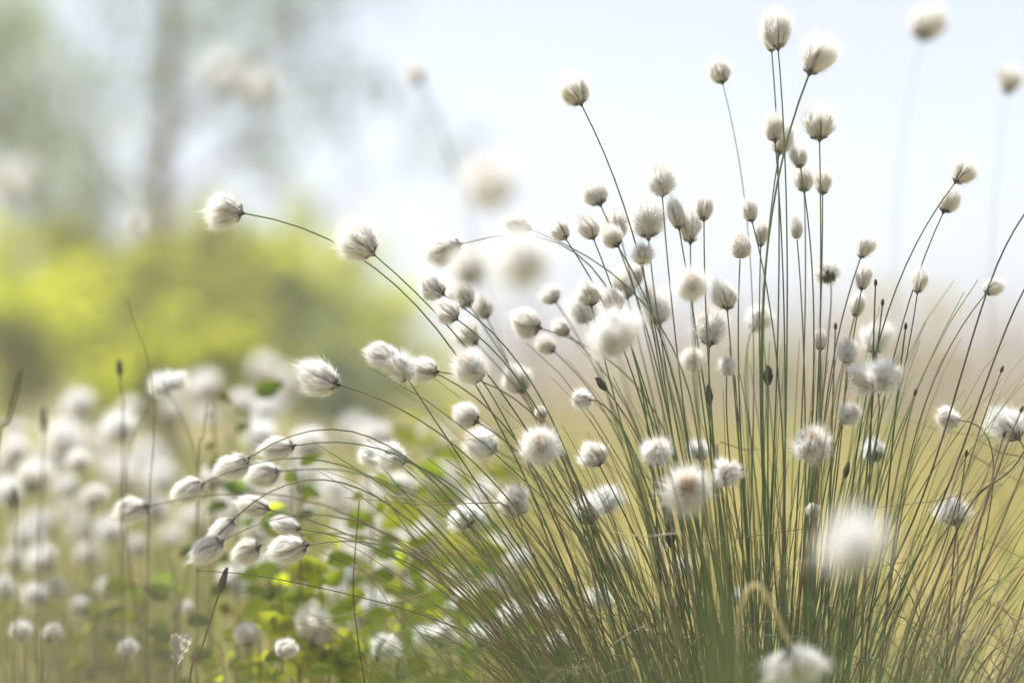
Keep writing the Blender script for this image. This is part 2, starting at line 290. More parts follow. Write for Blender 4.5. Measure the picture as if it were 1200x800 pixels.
# x, y, width, length, axis angle, tilt to lens, kind, distance offset, label, options
G = 'cotton heads on the tussock in focus'
HEADS = [
 (673,107,34,38,118,5,'tuft',.00,'brush-like pale head leaning left alone high against white sky, on a bare slanting stalk',{}),
 (843,84,26,31,105,0,'egg',.07,'small bluish-white head on a very thin stalk left of the tallest pair',{'r1':.0004,'r0':.0007}),
 (910,36,32,46,95,0,'egg',.0,'tallest head of the whole tussock, a fat cream egg at the top of the sky',{}),
 (903,45,20,34,95,0,'egg',.04,'narrow head half hidden behind the tallest cream head',{}),
 (956,68,36,44,68,0,'tuft',-.03,'pointed grey-white head leaning right on a thick dark stalk, just right of the tallest',{'r1':.0009,'r0':.0012,'base':905}),
 (960,146,35,39,92,5,'egg',.0,'plump round cream head on an upright stalk below the pointed grey-white head',{}),
 (907,150,24,35,95,0,'egg',.01,'upper left one of two touching small heads under the tallest head',{}),
 (916,164,26,36,80,0,'egg',.03,'lower right one of two touching small heads under the tallest head',{}),
 (936,184,19,28,100,0,'egg',.0,'very small egg head below the touching pair, crossing stalks beneath it',{}),
 (942,210,24,32,92,0,'egg',.06,'soft greenish head, the left of two side by side below the plump cream head',{}),
 (964,214,20,30,90,0,'egg',.03,'neat small head, the right of two side by side below the plump cream head',{}),
 (697,226,30,34,115,0,'egg',.06,'soft grey head leaning left under the brush-like head alone in the sky',{}),
 (775,213,34,36,95,15,'puff',.03,'orange-tinged fluffy head at the top middle of the dense group',{}),
 (607,264,34,24,160,0,'egg',.06,'grey head lying nearly sideways beside the big bright blur, on a long arched stalk',{'k':.45}),
 (656,270,24,27,125,0,'egg',.02,'small dark-based head leaning left, leftmost of a row of three near the sky',{}),
 (690,266,26,32,112,0,'egg',.03,'small head leaning left, middle of a row of three near the sky',{}),
 (723,262,27,36,105,0,'egg',.09,'blurry head directly behind another one, below the soft grey leaning head',{}),
 (717,277,25,30,122,0,'egg',.0,'crisp small head overlapping the front of a blurrier head',{}),
 (758,257,42,48,95,0,'puff',.05,'largest round dandelion-like head below the orange-tinged one',{'base':880}),
 (753,298,26,26,95,40,'puff',-.06,'small tan ball directly under the largest round head',{}),
 (793,252,20,36,100,0,'egg',.03,'slim upright head touching the left of a fuller one',{}),
 (809,266,29,40,90,0,'tuft',.04,'full fuzzy head touching the right of a slim one',{}),
 (825,244,20,32,90,0,'egg',.0,'slim dark-based head on a long straight stalk, right of the fuzzy pair',{}),
 (878,247,19,29,105,0,'egg',.03,'small greyish egg head left of the dense green stalks near the sky',{}),
 (868,289,25,31,88,10,'bud',.01,'tan onion-shaped head with a pointed tip on a straight stalk',{'bract':False}),
 (892,275,16,30,88,0,'egg',.04,'thin soft head pressed against the dense green stalks',{}),
 (810,335,37,38,95,45,'puff',-.20,'blurry pinkish-white ball floating in front at the middle of the group',{'base':850}),
 (851,347,27,34,95,0,'tuft',.0,'compact grey head with black base right of the pinkish blurry ball',{}),
 (832,384,38,44,88,0,'puff',.04,'wide fuzzy grey head with black base below the pinkish blurry ball',{}),
 (889,375,30,30,60,30,'puff',.15,'out-of-focus bright white head just left of the dense stalks',{}),
 (645,345,26,24,125,0,'egg',.16,'faint blurry head with two thin crossing stalks below it, left of the dark-based one',{}),
 (690,345,26,30,103,0,'tuft',.02,'tan head with crumpled top and a black base over a paler blur',{}),
 (684,362,36,36,105,0,'puff',.18,'pale blur behind the crumpled tan head',{}),
 (719,352,26,29,112,0,'egg',.02,'neat beige head above the right shoulder of the big soft foreground head',{}),
 (731,333,28,36,105,0,'egg',.13,'dim blurry head between the beige head and the tan ball',{}),
 (742,322,25,28,110,0,'tuft',.14,'dark-based blurry head under the small tan ball',{}),
 (768,361,37,42,105,0,'puff',.14,'greenish blurry head with stalks crossing over it, left of the wide fuzzy grey one',{}),
 (717,394,50,46,110,35,'ragged',-.30,'big soft foreground head with pinkish middle in the heart of the group',{'base':800,'k':.2}),
 (617,380,36,34,165,0,'egg',.10,'blurry cream head on its side with a dark knot at the stalk',{'k':.4}),
 (658,385,22,20,140,0,'egg',.12,'tiny blurry head with black base behind the cream head on its side',{}),
 (640,404,26,22,140,0,'egg',.13,'tan blurry head with grey base at the left of the big soft foreground head',{}),
 (606,445,34,34,115,0,'egg',.15,'blurry white head with green-black base below the tan blurry one',{}),
 (634,483,15,16,120,20,'bud',.10,'tiny greenish bud on a thin stalk in the middle left',{}),
 (933,268,16,27,95,0,'bud',.03,'small cream drop-shaped head right of the dense green stalks',{'bract':False}),
 (969,318,30,34,100,-60,'puff',.10,'bright blurry head seen from behind with a dark spot at its centre',{'k':.1}),
 (1013,290,20,28,70,0,'tuft',-.02,'small dark knobbly head on a leaning stalk right of the head with a dark spot',{}),
 (1012,325,17,32,80,0,'egg',.02,'slender pointed head below the small knobbly one',{}),
 (1005,358,18,28,75,0,'egg',.07,'blurry lowest of three heads stacked above one another on leaning stalks',{}),
 (1128,203,27,30,52,0,'egg',.0,'upper of two heads near the right edge on long parallel leaning stalks',{'base':960}),
 (1112,235,26,33,65,0,'egg',.01,'lower of two heads near the right edge on long parallel leaning stalks',{'base':975}),
 (1077,330,19,29,82,0,'tuft',.01,'small grey head in front of the long leaning stalks on the right',{}),
 (1162,336,20,23,50,0,'tuft',.0,'small open head at the right with white tips like a little brush',{'base':1010}),
 (961,398,16,26,92,0,'bud',.02,'narrow bluish-grey head just above the tan round one',{}),
 (900,440,14,24,90,0,'spike',.0,'small dark brown spent spike among the dense stalks',{}),
 (993,413,25,28,90,20,'puff',-.04,'round tan head above the bright double puffs',{}),
 (1026,397,34,38,85,0,'puff',.15,'pale see-through blurry head behind stalks, right of the round tan head',{}),
 (1012,444,34,32,150,30,'ragged',-.05,'left half of the bright double puff on the right side',{}),
 (1036,442,36,36,60,35,'ragged',-.07,'right half of the bright double puff on the right side',{'base':985}),
 (995,486,25,25,60,35,'puff',-.03,'little round white head below the bright double puff',{}),
 (952,523,40,40,95,40,'puff',-.09,'bright round head with tan centre against the green stalks',{}),
 (1025,528,26,31,100,-50,'puff',.10,'small white head with a dark centre behind the blades on the right',{}),
 (1112,492,26,27,178,25,'puff',.02,'little round head at the end of a sideways stalk on the right',{'base':1075,'k':.28,'lean':.8}),
 (1183,497,34,44,120,-20,'ragged',.03,'loose white head with a dark base behind stalks at the right edge',{'base':1120}),
 (1118,601,36,30,95,-20,'ragged',.10,'white tousled head half hidden by leaning blades low on the right',{'base':1060}),
 (953,598,18,18,90,30,'bud',-.05,'tiny tan knob below the bright round head with tan centre',{}),
 (992,551,9,20,75,0,'spike',-.05,'thin blackish spikelet on a stalk below the little round white head',{}),
 (633,524,43,40,100,50,'puff',-.09,'bright white head with peach centre facing us, alone left of the green fan',{'base':860}),
 (683,467,22,21,175,35,'puff',.03,'small round tan head hooked over at the end of a curled stalk',{'k':.16,'base':850}),
 (696,533,30,30,118,10,'tuft',.0,'greyish-tan head to the right of the bright white head with peach centre',{}),
 (769,531,34,30,95,40,'puff',-.09,'small bright head in front of green stalks, left of the dark grey bud',{}),
 (851,554,33,31,95,50,'puff',-.10,'round white head facing us, upper right of the spiky big one',{}),
 (805,575,50,48,95,60,'star',-.11,'big spiky white ball with a brown centre in sharp focus at lower middle',{'base':880}),
 (811,422,25,27,95,30,'puff',-.12,'soft pinkish-tan ball below the wide fuzzy grey head',{}),
 (852,430,20,22,90,25,'puff',-.03,'small crisp tan ball beside the soft pinkish-tan ball',{}),
 (705,450,11,20,130,0,'spike',.02,'small reddish-brown spent spike under the big soft foreground head',{}),
 (687,598,32,34,110,-20,'ragged',.12,'white blurry head behind blades with a brown middle, lower left of the spiky ball',{}),
 (708,586,30,32,70,0,'ragged',.16,'white blurry head behind blades, touching another with a brown middle',{}),
 (603,588,36,34,105,25,'puff',-.01,'white fluffy head with a dark base, below the bright white head with peach centre',{'base':800}),
 (785,628,14,27,98,0,'spike',-.02,'black oval spent spike below the big spiky ball',{}),
 (831,463,11,23,95,0,'spike',.03,'thin grey spent spike among green stalks below the small crisp tan ball',{}),
 (820,528,26,24,90,-20,'puff',.16,'blurry white head hidden behind the thick green stalks',{}),
 (421,284,46,42,140,10,'tuft',-.01,'large cream fluffy head at the left end of a long slanting stalk against blue-grey sky',{'k':.33,'base':835}),
 (266,247,40,36,172,10,'tuft',.0,'leftmost high head, silvery, at the tip of the longest arching stalk',{'k':.34,'base':800,'lean':.2}),
 (521,292,42,32,197,0,'tuft',.07,'soft grey head lying level with its tip to the left, topmost on the left shoulder',{'k':.42}),
 (507,338,32,31,150,0,'tuft',.03,'beige head with a dark scaly base, upper of the left shoulder group',{}),
 (524,366,30,29,145,0,'egg',.0,'sharp beige head with a dark base directly under the scaly-based one',{}),
 (541,345,30,36,125,0,'egg',.12,'pale hazy head right of the beige head with a dark scaly base',{}),
 (565,360,24,30,115,0,'egg',.16,'palest hazy head with a thin sideways stalk in the left shoulder group',{}),
 (548,392,32,30,135,0,'egg',.13,'blurry grey-green head just above the tan fuzzy ball',{}),
 (552,431,40,38,130,30,'puff',-.03,'tan fuzzy ball with black base in the left shoulder group',{}),
 (375,445,48,36,165,0,'tuft',-.02,'silky blue-white head with bristling top, alone on the left over dark green',{'k':.33,'base':820}),
 (450,417,42,31,165,0,'long',-.02,'first and uppermost of three white heads in a slanting row',{'k':.35}),
 (471,432,32,34,120,30,'ragged',-.03,'middle one of three white heads in a slanting row',{'k':.2}),
 (497,434,34,29,175,0,'tuft',-.01,'last of three white heads in a slanting row, with a black frilly base',{'k':.35}),
 (547,487,32,29,150,0,'egg',.06,'white head with a dark base below the tan fuzzy ball',{}),
 (565,520,38,36,155,0,'puff',.13,'blurry white head with black base lower on the left shoulder',{}),
 (326,525,42,25,190,0,'long',.03,'sharpest of the drooping silver heads, uppermost of their bunch',{'k':.38,'base':760}),
 (275,548,42,29,215,0,'long',-.05,'silver drooping head slanting down left, second from the top of the bunch',{'k':.40,'base':765}),
 (222,575,40,28,208,0,'long',-.09,'soft silver head at the end of an arching stalk, left of the drooping bunch',{'k':.42,'base':760}),
 (155,598,42,30,195,0,'long',-.15,'farthest left and blurriest of the drooping silver heads, on a long level stalk',{'k':.45,'base':740}),
 (309,555,40,30,188,10,'long',.12,'blurry pale head between two sharper silver ones in the drooping bunch',{'k':.38,'base':770}),
 (298,593,38,27,168,0,'long',.07,'silver head with brownish base in the middle of the drooping bunch',{'k':.36,'base':755}),
 (335,617,34,22,172,0,'long',.05,'small grey head directly above the largest drooping one',{'k':.38,'base':750}),
 (339,643,46,33,192,0,'long',.02,'largest bluish silver head at the lower right of the drooping bunch',{'k':.38,'base':745}),
 (260,622,40,27,225,0,'long',-.06,'silver head pointing steeply down left, on top of another at the bunch bottom',{'k':.40,'base':750}),
 (244,643,42,30,210,0,'long',-.10,'bluish head at the lower left of the drooping bunch',{'k':.40,'base':750}),
 (289,645,36,29,200,0,'long',.10,'hazy pinkish head between two bluish ones at the bunch bottom',{'k':.40,'base':755}),
 (436,533,28,28,130,0,'puff',.10,'bluish blurry head touching a bright white one, above the arching stalks',{}),
 (460,535,36,30,160,10,'ragged',.05,'bright white head with a brown base touching a bluish one, above the arching stalks',{}),
 (545,607,36,24,120,-10,'ragged',.10,'white flattened head with a dark base behind the arching stalks',{'base':700}),
]
for (x, y, W, L, ang, tilt, kind, dz, label, o) in HEADS:
    o = dict(o)
    z = DIST + dz
    if 'base' not in o: o['base'] = 905 + (x - 880) * .30 + random.uniform(-28, 28)
    o['bz'] = DIST + dz * .45 + random.uniform(-.05, .05)
    cotton(x, y, W, L, ang, tilt, kind, z, label, group=G, **o)

# soft heads close to the lens and off the tussock
NEAR = [
 (1000,638,60,54,100,0,'ragged',42,1,'very large bright white blur in front of the tussock low on the right',{'base':1010,'bract':False}),
 (575,219,56,48,110,25,'puff',36,1,'large glowing cream blur in the sky left of the tussock',{'base':640,'bract':False}),
 (612,308,56,56,100,25,'ragged',34,1,'large grey-white blur over the left shoulder of the tussock',{'base':690,'bract':False}),
 (550,314,44,44,105,0,'puff',22,1,'pale beige blur just left of the large grey-white blur',{'base':640}),
 (1086,28,42,42,75,0,'egg',17,1,'grey-beige blur cut near the top right corner',{'base':1120}),
 (1183,95,27,32,80,0,'tuft',14,1,'brown-grey blur at the right edge under the top corner blur',{'base':1215}),
 (488,88,24,26,115,0,'tuft',24,1,'small brownish blur high in the sky, with a wide slanting stalk blur',{'base':640,'r1':.0006,'r0':.0009}),
 (305,105,30,30,100,0,'egg',40,1,'faint grey blur beside the tree trunk at the top left',{'base':380}),
 (265,88,34,30,95,0,'tuft',50,1,'very faint pinkish blur right next to the tree trunk',{'base':300}),
 (18,215,34,36,95,0,'tuft',50,1,'very faint cream blur at the left edge of the sky',{'base':60}),
 (162,265,18,24,95,0,'bud',30,1,'dim brown blur at the foot of the tree trunk',{'base':190}),
 (932,784,46,40,110,35,'ragged',10,1,'ragged soft white head hooked downwards at the bottom edge',{'base':880}),
]
for (x, y, W, L, ang, tilt, kind, blur, near, label, o) in NEAR:
    z = z_for_blur(blur, near); s = DIST / z
    if 'ragged soft' in label:
        # pale stalk that rises, bends over and comes down to the head
        root = bpy.data.objects.new('cottongrass_stem', None); COL.objects.link(root); B = ground_at(862, z); root.location = B
        tag(root, label, 'cotton grass', 'soft heads near the lens')
        pts = [B] + [P(*q, z) for q in ((866, 752), (871, 708), (881, 686), (895, 692), (910, 720), (921, 746), (927, 758))]
        A = np.array(pts); n = len(A); C = []
        for i in range(n - 1):
            p0, p1, p2, p3 = A[max(i - 1, 0)], A[i], A[i + 1], A[min(i + 2, n - 1)]
            for t in np.linspace(0, 1, 7)[:-1]:
                C.append(.5 * (2 * p1 + (p2 - p0) * t + (2 * p0 - 5 * p1 + 4 * p2 - p3) * t * t + (3 * p1 - p0 - 3 * p2 + p3) * t ** 3))
        C = np.array(C + [A[-1]]) - np.array(B)
        v, f = tube(C, np.concatenate([np.linspace(.0011, .0015, len(C) // 2), np.linspace(.0016, .0013, len(C) - len(C) // 2)]), 6)
        link('stalk', np_mesh('stalk', v, [f], (.80, .72, .46), M_PALE), root)
        ax = axis_vec(-75, 20); H = Vector(C[-1])
        h = link('seed_head', KIND['ragged'][0], root, H, ax.to_track_quat('Z', 'Y'), (58 * ppm(z),) * 2 + (44 * ppm(z),))
        link('bract', BRACT[2], h)
        continue
    W, L = W, L                                            # sizes are already the sharp sizes in picture pixels
    cotton(x, y, W * (1 if s < 1.5 else 1.15), L * (1 if s < 1.5 else 1.15), ang, tilt, kind, z, label, group='soft heads near the lens', lean=.2, **{**dict(r0=.0005, r1=.00022), **o})

# cotton heads out in the field behind
LAND = [(143,500,'the brown-tipped stalk'), (50,520,'the curved dark spike'), (15,600,'the short edge spike'),
        (326,525,'the sharpest drooping head'), (222,575,'the drooping bunch'), (339,643,'the largest drooping head'),
        (155,598,'the blurriest drooping head'), (375,445,'the silky blue-white head'), (208,762,'the white dead leaf'),
        (262,690,'the brown dry spike'), (420,680,'the thin reddish stalk'), (545,607,'the flattened white head'),
        (460,535,'the bluish-white pair'), (603,588,'the dark-based fluffy head'), (552,470,'the tan fuzzy ball'),
        (178,450,'the hair-thin stalk'), (805,600,'the big spiky white ball'), (700,600,'the blade-hidden heads'), (340,690,'the lime leaves')]
FIELD = [(400,690,36),(455,665,34),(350,705,32),(520,745,32),(290,745,28),(580,690,34),(565,745,30),(450,760,32),(610,655,26),(335,760,26),(420,655,26),(150,760,22),(25,740,24),(535,615,30),(455,600,28),(90,475,30),(75,515,44),(140,502,36),(152,478,24),(240,455,36),(310,433,32),(335,450,34),(310,480,36),(305,510,34),(283,470,24),
 (240,490,26),(203,478,24),(20,530,34),(40,560,40),(12,578,36),(60,543,36),(92,540,26),(78,572,30),(20,508,24),(4,545,30),(85,602,28),(110,582,30),
 (148,560,40),(170,538,38),(190,562,36),(128,545,30),(45,615,36),(28,632,32),(50,657,34),(104,652,30),(42,700,28),(6,690,28),(130,622,30),(160,642,26),
 (198,630,22),(128,690,24),(219,713,16),(275,682,34),(288,572,40),(362,520,36),(376,560,30),(402,590,34),(416,508,34),(442,512,36),(510,512,30),
 (536,535,28),(516,560,44),(532,578,36),(566,576,28),(422,650,40),(431,624,46),(491,632,48),(481,600,30),(489,690,26),(431,714,46),(371,738,44),
 (544,709,42),(541,670,34),(393,665,28),(481,662,40),(601,722,34),(641,712,30),(356,600,26),(392,572,28),(586,642,28),(560,605,30),(702,702,26),
 (731,652,22),(801,665,22),(770,640,18),(302,622,34),(322,655,34),(655,755,28),(60,742,24),(500,745,26),(865,700,18),(95,712,26),(330,585,30),(350,552,30),
 (225,610,34),(180,598,34),(100,622,32),(118,520,30),(18,655,30),(65,690,26),(445,575,32),(470,570,30),(405,622,30),(252,560,30),(270,598,34)]
used = set(r[8] for r in HEADS) | set(r[9] for r in NEAR)
DIRS = ['right of', 'above and right of', 'above', 'above and left of', 'left of', 'below and left of', 'below', 'below and right of']
for i, (x, y, s) in enumerate(FIELD):
    zmax = 800 / (y - 405); z = min(random.uniform(2.75, 4.8), zmax)
    size = 'big' if s >= 40 else 'small' if s <= 26 else 'middling'
    done = None
    for (lx, ly, ln) in sorted(LAND, key=lambda l: (l[0] - x) ** 2 + (l[1] - y) ** 2)[:6]:
        dx, dy = x - lx, ly - y; dd = math.hypot(dx, dy); di = DIRS[int(round(math.degrees(math.atan2(dy, dx)) / 45)) % 8]
        for how in (['close ' if dd < 50 else ''] + (['just '] if dd < 50 else ['well ', 'far '])):
            lab = f'{size} blurred white field head {how}{di} {ln}'
            if lab not in used: done = lab; break
        if done: break
    used.add(done)
    kind = random.choice(['tuft', 'puff', 'ragged', 'egg', 'ragged'])
    cotton(x, y, s * .98, s * .95, random.choice([60, 75, 90, 100, 120, 150]), random.uniform(-10, 25), kind, z, done, base=x + random.uniform(-25, 25), lean=.5, group='blurred cotton heads in the field behind')
cotton(188, 452, 22, 26, 130, 5, 'ragged', 2.45, 'left of a small white twin puff above the hair-thin bent stalk', base=178, group='twin puff by the bent stalk')
cotton(204, 447, 24, 26, 40, 5, 'ragged', 2.46, 'right of a small white twin puff above the hair-thin bent stalk', base=182, group='twin puff by the bent stalk')

# ------------------------------------------------------------------ bare stalks, spikes, dry stems
def catmull(A, per=8):
    A = np.asarray(A, float); n = len(A); C = []
    for i in range(n - 1):
        p0, p1, p2, p3 = A[max(i - 1, 0)], A[i], A[i + 1], A[min(i + 2, n - 1)]
        for t in np.linspace(0, 1, per + 1)[:-1]:
            C.append(.5 * (2 * p1 + (p2 - p0) * t + (2 * p0 - 5 * p1 + 4 * p2 - p3) * t * t + (3 * p1 - p0 - 3 * p2 + p3) * t ** 3))
    return np.array(C + [A[-1]])
def stem_thing(name, cat, label, pts, z, r, tint, tip=None, group=None, m=None):
    base = ground_at(pts[0][0] + (pts[0][0] - pts[1][0]) * .5, z)
    root = bpy.data.objects.new(name, None); COL.objects.link(root); root.location = base
    tag(root, label, cat, group)
    C = catmull([base] + [P(*q, z) for q in pts]) - np.array(base)
    v, f = tube(C, np.linspace(r, r * .6, len(C)), 5)
    link('stalk', np_mesh('stalk', v, [f], tint, m or M_DRY), root)
    if tip:
        d = Vector(C[-1] - C[-4]).normalized(); W, L = tip
        link('flower_spike', SPIKE, root, Vector(C[-1]) - d * L * ppm(z) * .1, d.to_track_quat('Z', 'Y'), (W * ppm(z), W * ppm(z), L * ppm(z)))
    return root
BR = (.30, .23, .16); GB = (.12, .12, .06); ST = (.36, .28, .15)
stem_thing('sedge_stalk', 'sedge', 'tall dry stalk with a brown knobbed tip over the yellow-green bush', [(143, 660), (144, 560), (144, 485), (141, 440)], 1.86, .0010, BR, (9, 22))
stem_thing('sedge_stalk', 'sedge', 'shorter stalk with a dark curved flower spike left of the knobbed one', [(47, 640), (50, 570), (51, 505)], 1.80, .0009, BR, (9, 34))
stem_thing('sedge_stalk', 'sedge', 'short stalk with a dark spike low at the left edge', [(18, 700), (18, 620), (17, 592)], 1.80, .0009, BR, (9, 24))
stem_thing('sedge_stalk', 'sedge', 'leaning blurred dark stalk rising past the left edge of the bush', [(-6, 560), (10, 490), (25, 432)], 1.85, .0016, (.10, .09, .05))
stem_thing('grass_stalk', 'grass stalk', 'hair-thin bent grass stalk rising above the twin puff', [(174, 620), (181, 500), (174, 425), (156, 375), (150, 352)], 1.98, .0005, BR)
stem_thing('grass_stalk', 'grass stalk', 'blurred thin dark stalk between the twin puff and silver heads', [(232, 560), (238, 510), (243, 470)], 2.35, .0009, BR)
stem_thing('sedge_stalk', 'sedge', 'brown dry spike on a bent stalk at the lower left', [(222, 800), (236, 760), (250, 715), (258, 690)], 2.10, .0012, (.22, .16, .10), (10, 30))
stem_thing('grass_stalk', 'grass stalk', 'thin upright reddish stalk crossing the low arching stalks', [(430, 830), (421, 760), (414, 690), (420, 600), (421, 586)], 2.08, .0007, (.17, .11, .06))
stem_thing('grass_stalk', 'grass stalk', 'thin nearly level olive stalk below the drooping bunch and above the lime leaves', [(700, 850), (600, 768), (500, 722), (400, 694), (300, 674), (230, 668)], 2.12, .0007, (.20, .19, .10))
TIPS = [(1026,335,1010,'a tiny brown tip beside the slender pointed head'),(1061,386,1015,'a brown stub tip under the small grey head on the right'),(979,386,965,'a dark stub tip beside the bluish-grey head'),
        (1173,436,1060,'a broken tip, tallest of the right-hand blades'),(1072,463,1010,'a blunt tip in the middle of the right-hand blades'),(1196,483,1100,'a blunt tip close to the loose white head at the right edge'),
        (1034,358,990,'a straight bare top under the tiny brown tip'),(1132,535,1110,'a knotted grey tip under the little round head'),(1176,512,1120,'a forked dark tip at the right edge')]
for x, y, b, t in TIPS:
    stem_thing('bare_stalk', 'bare stalk', 'headless stalk with ' + t, [(b, 760), ((b * .6 + x * .4), 640), ((b * .2 + x * .8), (y * .7 + 640 * .3)), (x, y)], 2.1 + random.uniform(-.05, .05), .0011, random.choice([GB, (.09, .11, .045), BR]), (5, 9), 'headless stalks in the tussock', M_BLADE)
# long stalks whose heads lie beyond the frame
for i, (x0, y0, b, t) in enumerate([(1240,200,985,'upper of two long stalks running off the right edge'),(1260,250,1010,'lower of two long stalks running off the right edge'),
        (1245,430,1060,'dark stalk slanting far off to the right edge over the blades')]):
    stem_thing('bare_stalk', 'bare stalk', t, [(b, 800), ((b * .62 + x0 * .38), 560 + y0 * .1), ((b * .28 + x0 * .72), y0 + 110), (x0, y0)], 2.12, .0012, GB, None, 'stalks leaving the frame', M_BLADE)

# pale curled dead leaf
def curled_leaf():
    root = bpy.data.objects.new('dead_leaf', None); COL.objects.link(root); z = 2.08
    base = ground_at(215, z); root.location = base; tag(root, 'curled white dead leaf standing upright near the bottom left', 'dead leaf')
    n, w = 16, 11; V = []; c = P(208, 762, z) - base; k = ppm(z)
    for i in range(n):
        t = i / (n - 1)
        for j in range(w):
            u = j / (w - 1) * 2 - 1; wd = (13 * min(1, .15 + t * 1.15) * (1 - .35 * max(0, t - .8) / .2) + 1.5 * math.sin(i * 1.9)) * k
            V.append((c.x + u * wd + (t - .5) * 6 * k + 1.2 * k * math.sin(i * 1.3 + j), c.y + (u * u * 11 + 2.6 * math.cos(j * math.pi) + 1.5 * math.sin(i * 1.7 + j)) * k, c.z + (t - .5) * 38 * k + 2.2 * k * math.sin(j * 2.3) * t))
    F = np.array([[i * w + j, i * w + j + 1, (i + 1) * w + j + 1, (i + 1) * w + j] for i in range(n - 1) for j in range(w - 1)])
    link('leaf_blade', np_mesh('leaf_blade', V, [F], (.78, .75, .68), M_PALE), root)
    v, f = tube(catmull([(0, 0, 0), c * .6, Vector(V[3])]), .0008, 5); link('stalk', np_mesh('stalk', v, [f], ST, M_DRY), root)
curled_leaf()

# ------------------------------------------------------------------ the tussock's own blades: far too many to count
def blade_field(mb, n, gen, sides=3, seg=9):
    for _ in range(n):
        B, p1, p2, H, r0, r1, c = gen()
        C = bez([B, p1, p2, H], seg); v, f = tube(C, np.linspace(r0, r1, seg), sides)
        t = np.repeat(np.linspace(0, 1, seg), sides)[:, None]
        mb.add(v, f, np.array(c[0]) * (1 - t) + np.array(c[1]) * t)
GREENS = [((.15,.26,.06),(.13,.25,.05)), ((.23,.28,.08),(.15,.26,.06)), ((.14,.22,.06),(.20,.28,.07)), ((.32,.19,.09),(.28,.15,.07)),
          ((.46,.39,.21),(.40,.34,.17)), ((.14,.26,.045),(.24,.33,.08)), ((.26,.15,.07),(.17,.21,.07)), ((.17,.28,.07),(.29,.30,.11))]
def tuss():
    u = random.gauss(0, .5); u = max(-1, min(1.15, u))
    bx = 905 + u * 175; z = DIST + random.gauss(0, .07)
    B = ground_at(bx, z)
    ht = random.uniform(.20, .46) * (1 - .22 * abs(u)); sp = u * .75 + random.gauss(0, .22)
    if u > 0: ht = min(.50, ht * 1.12)
    lx = sp * ht * 1.0; ly = random.gauss(0, .10) * ht
    H = B + Vector((lx, ly, ht)); p1 = B + Vector((lx * .22, ly * .2, ht * .42)); droop = random.uniform(0, .10)
    p2 = B + Vector((lx * .62, ly * .6, ht * (.80 + droop)))
    r = random.uniform(.0006, .0013)
    return B, p1, p2, H, r, r * .35, random.choice(GREENS)
def tuss_low():
    u = random.uniform(-1.9, 1.9); bx = 905 + u * 190; z = DIST + random.gauss(0, .12); B = ground_at(bx, z)
    ht = random.uniform(.12, .27); lx = random.gauss(u * .09, .07); H = B + Vector((lx, random.gauss(0, .05), ht))
    cu = random.gauss(0, .06)
    p1 = B + Vector((lx * .1, 0, ht * .5)); p2 = B + Vector((lx * .6 + cu, 0, ht * 1.1)); r = random.uniform(.0004, .0009)
    return B, p1, p2, H, r, r * .3, random.choice(GREENS + GREENS[3:5])
def tuss_left():                                         # slack blades sprawling out to the left
    bx = random.uniform(700, 850); z = DIST + random.gauss(0, .08); B = ground_at(bx, z)
    ht = random.uniform(.16, .34); lx = -random.uniform(.05, .26)
    H = B + Vector((lx, random.gauss(0, .05), ht)); p1 = B + Vector((lx * .3, 0, ht * .5)); p2 = B + Vector((lx * .65, 0, ht * .95)); r = random.uniform(.0004, .0009)
    return B, p1, p2, H, r, r * .35, random.choice(GREENS)
def broken(mb, n):                                       # snapped stalks folded over at a kink
    for _ in range(n):
        bx = 905 + random.uniform(-1.1, 1.5) * 175; z = DIST + random.gauss(0, .09); B = ground_at(bx, z); u = (bx - 905) / 175
        h = random.uniform(.16, .36); K = B + Vector((u * .55 * h + random.gauss(0, .03), random.gauss(0, .03), h)); a = random.choice([-1, 1]) * random.uniform(.9, 2.5); L = random.uniform(.05, .15)
        E = K + Vector((math.sin(a) * L, random.gauss(0, .03), math.cos(a) * L)); M = B * .45 + K * .55 + Vector((-u * .012, 0, 0)); M2 = (K + E) / 2 + Vector((0, 0, -.004))
        C = np.array([B, M, K - (K - M).normalized() * .004, K + (E - K).normalized() * .004, M2, E]); r = random.uniform(.0006, .0011); c = random.choice([(.42,.34,.18), (.30,.20,.10), (.22,.20,.08), (.36,.24,.11)])
        v, f = tube(C, np.array([1, .9, .75, .6, .5, .25]) * r, 4); mb.add(v, f, c)
def litter():                                            # matted dead straw skirt with kinks
    bx = 905 + random.uniform(-1.6, 1.7) * 190; z = DIST + random.gauss(0, .13); B = ground_at(bx, z) + Vector((0, 0, random.uniform(0, .15)))
    a = random.choice([-1, 1]) * random.uniform(.3, 1.2); L = random.uniform(.06, .16)
    H = B + Vector((math.sin(a) * L, random.gauss(0, .04), math.cos(a) * L * .8)); kx = random.gauss(0, .03)
    return B, B + Vector((0, 0, L * .5)), H + Vector((kx, 0, random.uniform(-.01, .05))), H, random.uniform(.0005, .001), .0003, random.choice([((.45,.38,.22),(.50,.42,.25)), ((.32,.24,.14),(.38,.30,.17)), ((.24,.15,.08),(.30,.20,.1))])
mb = MB(); blade_field(mb, 330, tuss); blade_field(mb, 250, tuss_low); blade_field(mb, 190, litter); broken(mb, 40); blade_field(mb, 150, tuss_left)
tag(link('tussock_grass', mb.mesh('tussock_grass', M_BLADE)), 'dense fan of thin green and straw sedge blades at the foot of the cotton heads', 'sedge tussock', None, 'stuff')

